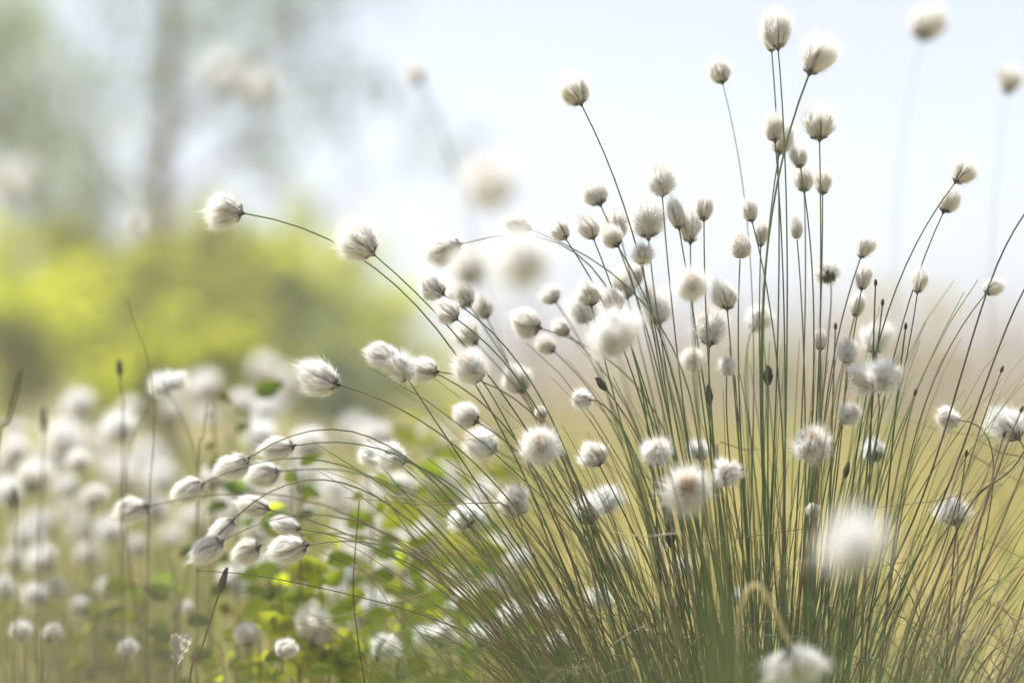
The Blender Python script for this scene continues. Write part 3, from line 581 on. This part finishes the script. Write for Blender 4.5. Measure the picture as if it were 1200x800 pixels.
# meadow between the tussock and the bushes
def ribbons(n, zlo, zhi, hlo, hhi, cols, wk, xr=(-250, 1450), power=1.0, lean=.35):
    V, T = [], []
    r = np.random.default_rng(n)
    z = zlo + (zhi - zlo) * r.random(n) ** power; x = r.uniform(xr[0], xr[1], n); k = z * SENS / FOC / 1200
    B = np.stack([(x - 600) * k, -DIST + z, np.zeros(n)], 1)
    h = r.uniform(hlo, hhi, n); dx = r.normal(0, lean, n) * h; dy = r.normal(0, lean, n) * h
    w = wk * k * r.uniform(.6, 1.4, n); a = r.uniform(0, math.pi, n); s = np.stack([np.cos(a) * w, np.sin(a) * w, np.zeros(n)], 1)
    m_ = B + np.stack([dx * .35, dy * .35, h * .6], 1); t_ = B + np.stack([dx, dy, h], 1)
    V = np.stack([B - s, B + s, m_ - s * .8, m_ + s * .8, t_], 1).reshape(-1, 3)
    b = np.arange(n)[:, None] * 5
    c = np.array(cols)[r.integers(0, len(cols), n)] * r.uniform(.75, 1.2, (n, 1))
    return V, b + np.array([[0, 1, 3, 2]]), b + np.array([[2, 3, 4]]), np.repeat(c, 5, 0)
def stuff(name, label, cat, sets):
    mb = MB()
    for V, q, t, c in sets:
        mb.V.append(V); mb.F.setdefault(4, []).append(q + mb.n); mb.F.setdefault(3, []).append(t + mb.n); mb.T.append(c); mb.n += len(V)
    tag(link(name, mb.mesh(name, M_GRASS)), label, cat, None, 'stuff')
STRAW = [(.50,.42,.18),(.42,.38,.13),(.54,.44,.22),(.32,.34,.08),(.40,.38,.11)]
LUSH = [(.22,.27,.05),(.30,.32,.07),(.20,.25,.05),(.40,.35,.16),(.34,.29,.15)]
stuff('meadow_grass', 'pale straw and yellow-green meadow grass behind the tussock', 'grass',
      [ribbons(5200, 2.9, 16, .10, .30, STRAW, 1.6, (480, 1500), 1.2), ribbons(3600, 2.6, 9, .08, .26, LUSH, 1.5, (-250, 640), 1.2)])
stuff('reeds', 'thin pale tan reeds far behind the right side of the tussock', 'reeds',
      [ribbons(1500, 11, 22, .5, 1.15, [(.46,.38,.30),(.40,.34,.29),(.48,.40,.29)], 1.1, (560, 1500), 1, .12)])

# blurred tufts close to the lens
def near_tuft(x, ytop, z, n, spread, cols, label, wpx=3.0):
    root = bpy.data.objects.new('grass_tuft', None); COL.objects.link(root); B0 = ground_at(x, z); root.location = B0
    tag(root, label, 'grass tuft', 'soft grass tufts close to the lens')
    mb = MB(); htop = P(x, ytop, z).z
    for i in range(n * 9):
        dx = random.gauss(0, .45) * spread * ppm(z); h = htop * random.uniform(.62, 1.0)
        B = Vector((dx * .5 + random.gauss(0, .01), random.gauss(0, .03), 0)); H = Vector((dx * 1.3 + random.gauss(0, .015), random.gauss(0, .05), h))
        C = bez([B, B + Vector((0, 0, h * .4)), H * .75 + Vector((0, 0, .02)), H], 8)
        v, f = tube(C, np.linspace(wpx * ppm(z) * .5, wpx * ppm(z) * .15, 8), 3); mb.add(v, f, np.array(random.choice(cols)) * random.uniform(.8, 1.2))
    link('blades', mb.mesh('blades', M_BLADE), root)
FG = [(.20,.30,.09),(.25,.32,.11),(.17,.27,.08)]; FH = [(.40,.38,.27),(.44,.41,.31),(.34,.34,.21)]; FO = [(.19,.18,.10),(.23,.20,.12),(.15,.15,.08)]
near_tuft(480, 625, 1.40, 13, 50, FG, 'soft green upright blur of grass under the arching stalks')
near_tuft(846, 560, 1.45, 7, 16, [(.20,.24,.06),(.17,.22,.05)], 'narrow soft yellow-green blade blur rising before the thick stalks')
near_tuft(50, 540, .95, 42, 190, FH, 'hazy olive grass blur filling the bottom left corner', 3.2)
near_tuft(180, 620, .90, 30, 130, FH, 'hazy olive grass blur right of the corner one at the bottom', 3.2)
near_tuft(330, 740, 1.0, 6, 130, FO, 'low hazy grass blur under the yellow-green leaves', 2.2)
near_tuft(640, 740, 1.2, 7, 110, FO + FG, 'low blurred grass below the sprawling left blades', 2.4)
near_tuft(765, 680, 1.15, 32, 100, FG + FO, 'blurred olive grass at the bottom below the black oval spike', 2.4)
near_tuft(985, 690, 1.2, 34, 100, FG, 'blurred dark green grass at the bottom beside the hooked ragged head', 2.4)
near_tuft(900, 735, 1.1, 22, 120, FG, 'pale green blur across the bottom edge right under the dense stalks', 2.6)
near_tuft(690, 720, 1.15, 20, 90, FG, 'pale green blur at the bottom where the left blades start to sprawl', 2.6)
near_tuft(1090, 680, 1.2, 30, 120, FG + FH, 'blurred brownish grass at the bottom right of the tussock', 2.4)
near_tuft(1190, 705, 1.1, 24, 100, FH + FG, 'blurred grass in the bottom right corner', 2.4)

# ------------------------------------------------------------------ leafy seedlings among the field heads
def seedling(x, y, z, n, sz, label, cols):
    root = bpy.data.objects.new('birch_seedling', None); COL.objects.link(root); B = ground_at(x + random.uniform(-15, 15), z); root.location = B
    tag(root, label, 'seedling', 'young leafy seedlings among the field heads')
    top = P(x, y, z) - B; C = bez([(0, 0, 0), top * .4, top * .8 + Vector((.01, 0, 0)), top], 12)
    v, f = tube(C, np.linspace(.0016, .0007, 12), 5); link('stalk', np_mesh('stalk', v, [f], (.16, .11, .06), M_DRY), root)
    mb = MB(); k = ppm(z)
    n = int(n * 2.3); sz = sz * random.uniform(.75, .95)
    for i in range(n):
        t = 1 - (i / max(1, n - 1)) * .6; p = C[int(t * 11)]; a = i * 2.4 + random.uniform(-.4, .4); el = random.uniform(-.5, .6)
        d = np.array([math.cos(a) * math.cos(el), math.sin(a) * math.cos(el), math.sin(el)]); up = np.array([random.gauss(0, .6), -.9, .55])
        s = np.cross(d, up); s /= np.linalg.norm(s); nn = np.cross(s, d); L = sz * k * random.uniform(.75, 1.2); p = p + d * L * .25
        wf = random.uniform(.6, .95); prof = [(0, 0), (.18, .26 * wf), (.42, .38 * wf), (.7, .24 * wf), (1, 0)]; V = [p]; F4, F3 = [], []
        for (tt, w) in prof[1:-1]: 
            q = p + d * L * tt - nn * L * .12 * tt * tt
            V += [q + s * L * w + nn * L * .08, q, q - s * L * w + nn * L * .08]
        V.append(p + d * L - nn * L * .12); V = np.array(V); c = np.array(random.choice(cols)) * random.uniform(.8, 1.2)
        F3 = np.array([[0, 1, 2], [0, 2, 3], [7, 10, 8], [8, 10, 9]]); F4 = np.array([[1, 4, 5, 2], [2, 5, 6, 3], [4, 7, 8, 5], [5, 8, 9, 6]])
        mb.add(V, F4, c); mb.F.setdefault(3, []).append(F3 + mb.n - len(V))
    link('leaves', mb.mesh('leaves', M_LEAF), root)
LC = [(.20,.25,.03),(.24,.27,.04),(.16,.22,.035)]; LD = [(.06,.10,.03),(.08,.12,.035)]
SEED = [(345,548,2.42,4,38,'seedling with one bright lime leaf beside the sharpest drooping silver head',LC),
 (325,668,2.42,7,46,'seedling with broad bright lime leaves under the largest drooping head',LC),
 (372,660,2.42,7,44,'seedling with upright bright yellow-green leaves right of the broad-leaved one',LC),
 (300,725,2.4,7,40,'seedling with small lime leaves low at the bottom left',LC),(255,750,2.45,6,36,'seedling with yellow-lime leaves beside the dead white leaf',LC),
 (400,770,2.42,7,44,'seedling with yellow leaves at the bottom under the white field heads',LC),(340,570,2.5,5,40,'seedling with dark green hanging leaves behind the lime leaf',LD+LC),
 (395,620,2.6,6,42,'blurred light green seedling behind the arching stalks',LC),(480,545,2.7,5,46,'blurred yellow seedling beside the bluish and white heads',LC),
 (540,645,2.6,6,44,'blurred lime seedling below the flattened white head',LC),(505,480,3.2,9,64,'hazy green seedling against the dark bush, left of the tan fuzzy ball',LC),
 (200,655,2.5,5,46,'seedling with one broad olive leaf near the small bright round head',LD),(110,690,2.6,8,40,'hazy olive seedling at the lower left',LD+LC),
 (165,700,2.55,7,40,'hazy yellowish seedling right of the olive one at the lower left',LD+LC),(290,470,2.7,4,40,'dark leaved seedling rising above the field heads on the left',LD),
 (248,460,2.6,4,36,'brownish leaved seedling beside the dark leaved one',[(.12,.11,.05)]),(270,510,2.6,5,40,'grey-green seedling above the drooping bunch',LD),
 (590,700,2.6,6,40,'blurred lime seedling low behind the left blades',LC),(455,690,2.6,7,44,'pale lime seedling behind the soft green grass blur',LC),
 (230,790,2.4,6,36,'lime leaved seedling at the bottom edge left of the dead leaf stalk',LC),(350,790,2.3,6,38,'lime leaved seedling at the bottom edge under the broad-leaved one',LC),
 (348,503,3.1,3,22,'small reddish-orange seedling tip above the sharpest drooping silver head',[(.20,.10,.045)])]
SEED += [(430,560,2.5,6,40,'pale lime seedling tucked under the bluish-white pair',LC),(470,640,2.45,8,44,'leafy lime seedling in the gap between the low arching stalks',LC),
 (525,700,2.4,8,42,'leafy yellow-green seedling low among the sprawling blades',LC),(420,720,2.4,8,44,'lime seedling just left of the soft green grass blur',LC),
 (385,700,2.45,8,42,'bushy lime seedling beside the thin reddish stalk',LC),(560,560,2.9,6,44,'faint yellow seedling behind the lowest left shoulder head',LC),(310,640,2.5,7,40,'lime seedling hidden under the drooping bunch',LC)]
for a in SEED: seedling(*a)

# ------------------------------------------------------------------ trees and bushes far behind
def leaf_quads(mb, cents, size, cols, r):
    n = len(cents); d = r.normal(0, 1, (n, 3)); d /= np.linalg.norm(d, axis=1)[:, None]; e = np.cross(d, r.normal(0, 1, (n, 3))); e /= np.linalg.norm(e, axis=1)[:, None]
    s = size * r.uniform(.6, 1.3, (n, 1)); V = np.stack([cents - d * s, cents + e * s * .55, cents + d * s, cents - e * s * .55], 1).reshape(-1, 3)
    c = np.array(cols)[r.integers(0, len(cols), n)] * r.uniform(.75, 1.25, (n, 1))
    mb.add(V, np.arange(n)[:, None] * 4 + np.arange(4)[None], np.repeat(c, 4, 0))
def woody(name, cat, label, x, z, trunk, blobs, leaf, cols, tr, seed, bark=(.20,.15,.075), group=None, twigs=5, wisp=False):
    """trunk: picture points from the ground up; blobs: (x, y, radius px, depth offset, leaves)"""
    r = np.random.default_rng(seed); root = bpy.data.objects.new(name, None); COL.objects.link(root); B = ground_at(x, z); root.location = B
    tag(root, label, cat, group)
    pts = np.array([np.array(B)] + [np.array(P(*q, z)) for q in trunk]); C = catmull(pts) - np.array(B)
    mb = MB(); v, f = tube(C, np.linspace(tr, tr * .55, len(C)), 9); mb.add(v, f, bark)
    lb = MB()
    for (bx, by, br, dz, nl) in blobs:
        c = np.array(P(bx, by, z + dz)) - np.array(B); R = br * ppm(z)
        s0 = C[min(len(C) - 1, max(1, int(np.abs(C[:, 2] - (c[2] - R * .8 - .55 * math.hypot(c[0], c[1]))).argmin())))]
        for _ in range(twigs):
            e = c + r.normal(0, .5, 3) * R; mid = (s0 + e) / 2 + np.array([0, 0, R * .15])
            v, f = tube(bez([s0, mid, mid * .4 + e * .6, e], 7), np.linspace(tr * (.10 if wisp else .22), tr * .03, 7), 4); mb.add(v, f, np.array(bark) * .8)
        nl = int(nl * (.6 if cat == 'bush' else 2.4)); R = R * (1.35 if wisp else 1); nsub = max(4, nl // (14 if wisp else 45)); sub = r.normal(0, .5, (nsub, 3)) * R
        cents = c + sub[r.integers(0, nsub, nl)] + r.normal(0, 1, (nl, 3)) * R * (np.array([.08, .08, .22]) if wisp else .2)
        cents = cents[cents[:, 2] > .02]
        leaf_quads(lb, cents, leaf, cols, r)
    link('trunk', mb.mesh('trunk', M_BARK), root); link('crown', lb.mesh('crown', M_CROWN), root)
YG = [(.32,.35,.025),(.38,.38,.03),(.26,.31,.03),(.40,.39,.04)]; MG = [(.26,.29,.045),(.31,.32,.05),(.23,.26,.05)]; GB2 = [(.10,.13,.12),(.13,.15,.14),(.12,.15,.09)]; DG = [(.12,.15,.06),(.14,.17,.065)]; GG = [(.17,.20,.14),(.22,.23,.17),(.15,.19,.11)]
woody('willow_bush', 'bush', 'bright yellow-green bush at the far left edge', 20, 11, [(20, 420), (18, 360)], [(10,370,62,0,1500),(60,400,55,.3,1300),(-60,380,80,0,1500),(20,440,60,.2,900)], .035, YG, .03, 1, group='yellow-green bushes')
woody('willow_bush', 'bush', 'tall bright yellow-green bush behind the knobbed stalk', 130, 12, [(132, 420), (128, 350)], [(110,380,60,0,1600),(150,350,52,.4,1300),(130,430,66,-.2,1300),(190,400,55,.2,1300)], .035, YG, .03, 2, group='yellow-green bushes')
woody('willow_bush', 'bush', 'rounded olive bush below the leftmost high head', 270, 14, [(270, 420), (268, 330)], [(250,300,56,0,1500),(310,320,60,.3,1500),(220,350,60,0,1400),(280,390,70,-.3,1500),(350,360,50,.4,1200)], .04, MG + YG, .035, 3, group='yellow-green bushes')
woody('willow_bush', 'bush', 'darker green bush behind the silky blue-white head', 400, 15, [(400, 430), (405, 390)], [(390,400,60,0,1300),(440,430,52,.3,1100),(360,450,60,.2,1300),(420,480,50,-.2,800),(330,420,50,.2,1100)], .04, MG + DG[:1], .035, 4, group='yellow-green bushes')
woody('willow_bush', 'bush', 'yellow bush under the twin puff', 210, 9, [(212, 460), (208, 420)], [(190,440,46,0,1100),(250,430,46,.2,1100),(130,460,44,.1,1000)], .03, YG, .02, 5, group='yellow-green bushes')
woody('willow_bush', 'bush', 'airy lime bush filling the gap above the twin puff', 60, 13, [(60, 420), (60, 330)], [(50,310,60,0,1400),(0,340,60,.3,1200),(120,330,56,.1,1300),(190,330,56,.3,1300),(240,370,56,-.2,1200)], .035, YG, .03, 15, group='yellow-green bushes')
woody('willow_bush', 'bush', 'loose olive bush rising behind the large cream fluffy head', 420, 16.5, [(420, 420), (425, 360)], [(400,330,56,0,900),(450,370,52,.3,900),(480,420,44,0,700),(340,300,50,.3,800)], .04, MG + YG, .035, 14, group='yellow-green bushes')
woody('willow_bush', 'bush', 'low dull green bush left of the tan fuzzy ball', 500, 17, [(500, 450), (500, 430)], [(490,450,38,0,500),(540,465,30,.2,350)], .04, MG, .03, 6, group='yellow-green bushes')
woody('willow_bush', 'bush', 'far dull yellow bush behind the thick green stalks', 830, 18, [(830, 430), (832, 400)], [(820,440,42,0,700),(880,430,40,.3,700),(760,455,36,0,500),(940,440,36,.2,500)], .045, MG + YG, .03, 7, group='yellow-green bushes')
woody('willow_bush', 'bush', 'far bare tan bush behind the right-hand blades', 1050, 18, [(1050, 430), (1052, 380)], [(1040,380,60,0,420),(1090,420,50,.3,400),(1000,420,44,.3,300)], .045, [(.34,.28,.19),(.30,.25,.18)], .03, 8, group='yellow-green bushes', twigs=14)
woody('birch_tree', 'tree', 'slender birch with olive trunk and sparse drooping leaves at the top left', 190, 13, [(188, 380), (186, 250), (196, 130), (198, 40), (205, -120), (210, -400)],
      [(150,40,70,0,110),(260,60,80,.5,220),(330,40,60,.2,150),(90,120,70,-.4,90),(20,40,70,.3,110),(290,160,60,.5,110),(420,90,50,.2,70),(220,-80,110,0,400),(60,200,60,.2,110),(520,170,40,.2,50),(380,190,50,.4,60),(120,220,50,.2,100),(420,0,60,0,90)], .03, GB2, .066, 9, bark=(.31,.20,.02), twigs=3, wisp=True)
woody('birch_tree', 'tree', 'thin distant birch at the far left edge of the sky', -10, 16, [(-12, 380), (-5, 200), (5, 60), (8, -200)], [(10,110,60,0,300),(-20,30,70,.2,400),(40,180,60,.2,250),(70,260,40,0,150)], .04, GG, .03, 10, bark=(.22,.2,.15), twigs=2, wisp=True)

# ------------------------------------------------------------------ ground
g = bpy.data.meshes.new('ground')
nx = 40; xs = np.sign(np.linspace(-1, 1, nx)) * np.abs(np.linspace(-1, 1, nx)) ** 3 * 700; ys = np.concatenate([[-30], np.linspace(-6, 6, 12), np.linspace(9, 60, 14), [120, 300, 900]])
V = np.array([[x, y, -.004 + (.0 if abs(y) < 4 else .05 * math.sin(x * .4) * math.sin(y * .5) - .05 if y < 40 else 0.0)] for y in ys for x in xs])
F = np.array([[i * nx + j, i * nx + j + 1, (i + 1) * nx + j + 1, (i + 1) * nx + j] for i in range(len(ys) - 1) for j in range(nx - 1)])
tag(link('ground', np_mesh('ground', V, [F], None, ground_mat())), 'mossy heath ground with straw and moss patches', None, None, 'structure')

# ------------------------------------------------------------------ haze volume, added to pale the background and lift dark tones
hm, hnt, hout = mat('tone_lift_haze')
pv = hnt.nodes.new('ShaderNodeVolumePrincipled'); pv.inputs['Color'].default_value = (.93, .96, 1, 1); pv.inputs['Density'].default_value = HAZE; pv.inputs['Anisotropy'].default_value = .25
hnt.links.new(pv.outputs[0], hout.inputs['Volume'])
x0, x1, y0, y1, z0, z1 = -60, 60, -6, 90, -1.2, 9
HV = np.array([[x, y, z] for x in (x0, x1) for y in (y0, y1) for z in (z0, z1)])
HF = np.array([[0, 1, 3, 2], [4, 6, 7, 5], [0, 4, 5, 1], [2, 3, 7, 6], [0, 2, 6, 4], [1, 5, 7, 3]])
tag(link('haze', np_mesh('haze', HV, [HF], None, hm, False)), 'thin pale haze volume added to lift the tones over the bog', 'haze', None, 'stuff')

# ------------------------------------------------------------------ sky and sun
SUN_EL, SUN_AZ = math.radians(60), math.radians(-42)      # azimuth from +Y, positive to +X
w = bpy.data.worlds.new('World'); SC.world = w; w.use_nodes = True; nt = w.node_tree
bg = nt.nodes['Background']; sky = nt.nodes.new('ShaderNodeTexSky'); sky.sky_type = 'NISHITA'; sky.sun_disc = False
sky.sun_elevation = SUN_EL; sky.sun_rotation = SUN_AZ; sky.air_density = 1.0; sky.dust_density = 0.6; sky.ozone_density = 1.0; sky.altitude = 0
tc = nt.nodes.new('ShaderNodeTexCoord'); mp = nt.nodes.new('ShaderNodeMapping'); mp.inputs['Scale'].default_value = (1, 1, 2.5)
nz = nt.nodes.new('ShaderNodeTexNoise'); nz.inputs['Scale'].default_value = 3.2; nz.inputs['Detail'].default_value = 4
nt.links.new(tc.outputs['Generated'], mp.inputs[0]); nt.links.new(mp.outputs[0], nz.inputs['Vector'])
cl = ramp(nt, nz.outputs['Fac'], [(.30, (.35,) * 3), (.62, (.9,) * 3)])
mx = nt.nodes.new('ShaderNodeMix'); mx.data_type = 'RGBA'; nt.links.new(cl, mx.inputs[0]); nt.links.new(sky.outputs[0], mx.inputs[6]); mx.inputs[7].default_value = (4.3, 4.62, 5.6, 1)
nt.links.new(mx.outputs[2], bg.inputs[0]); bg.inputs[1].default_value = 0.07
sd = bpy.data.lights.new('sun', 'SUN'); sd.energy = 5.0; sd.angle = math.radians(.5); sd.color = (1, .965, .91)
so = bpy.data.objects.new('sun', sd); COL.objects.link(so)
tosun = Vector((math.sin(SUN_AZ) * math.cos(SUN_EL), math.cos(SUN_AZ) * math.cos(SUN_EL), math.sin(SUN_EL)))
so.rotation_mode = 'QUATERNION'; so.rotation_quaternion = tosun.to_track_quat('Z', 'Y'); so.location = (0, 0, 5)

vs = SC.view_settings; SC.display_settings.display_device = 'sRGB'; vs.view_transform = 'Standard'; vs.look = 'None'; vs.gamma = 1; vs.use_curve_mapping = False
vs.exposure = 1.15
cy = SC.cycles; cy.use_denoising = True; cy.denoiser = 'OPENIMAGEDENOISE'; cy.max_bounces = 14; cy.diffuse_bounces = 12; cy.transmission_bounces = 12
cy.sample_clamp_indirect = 6; cy.use_adaptive_sampling = True; cy.adaptive_threshold = .015
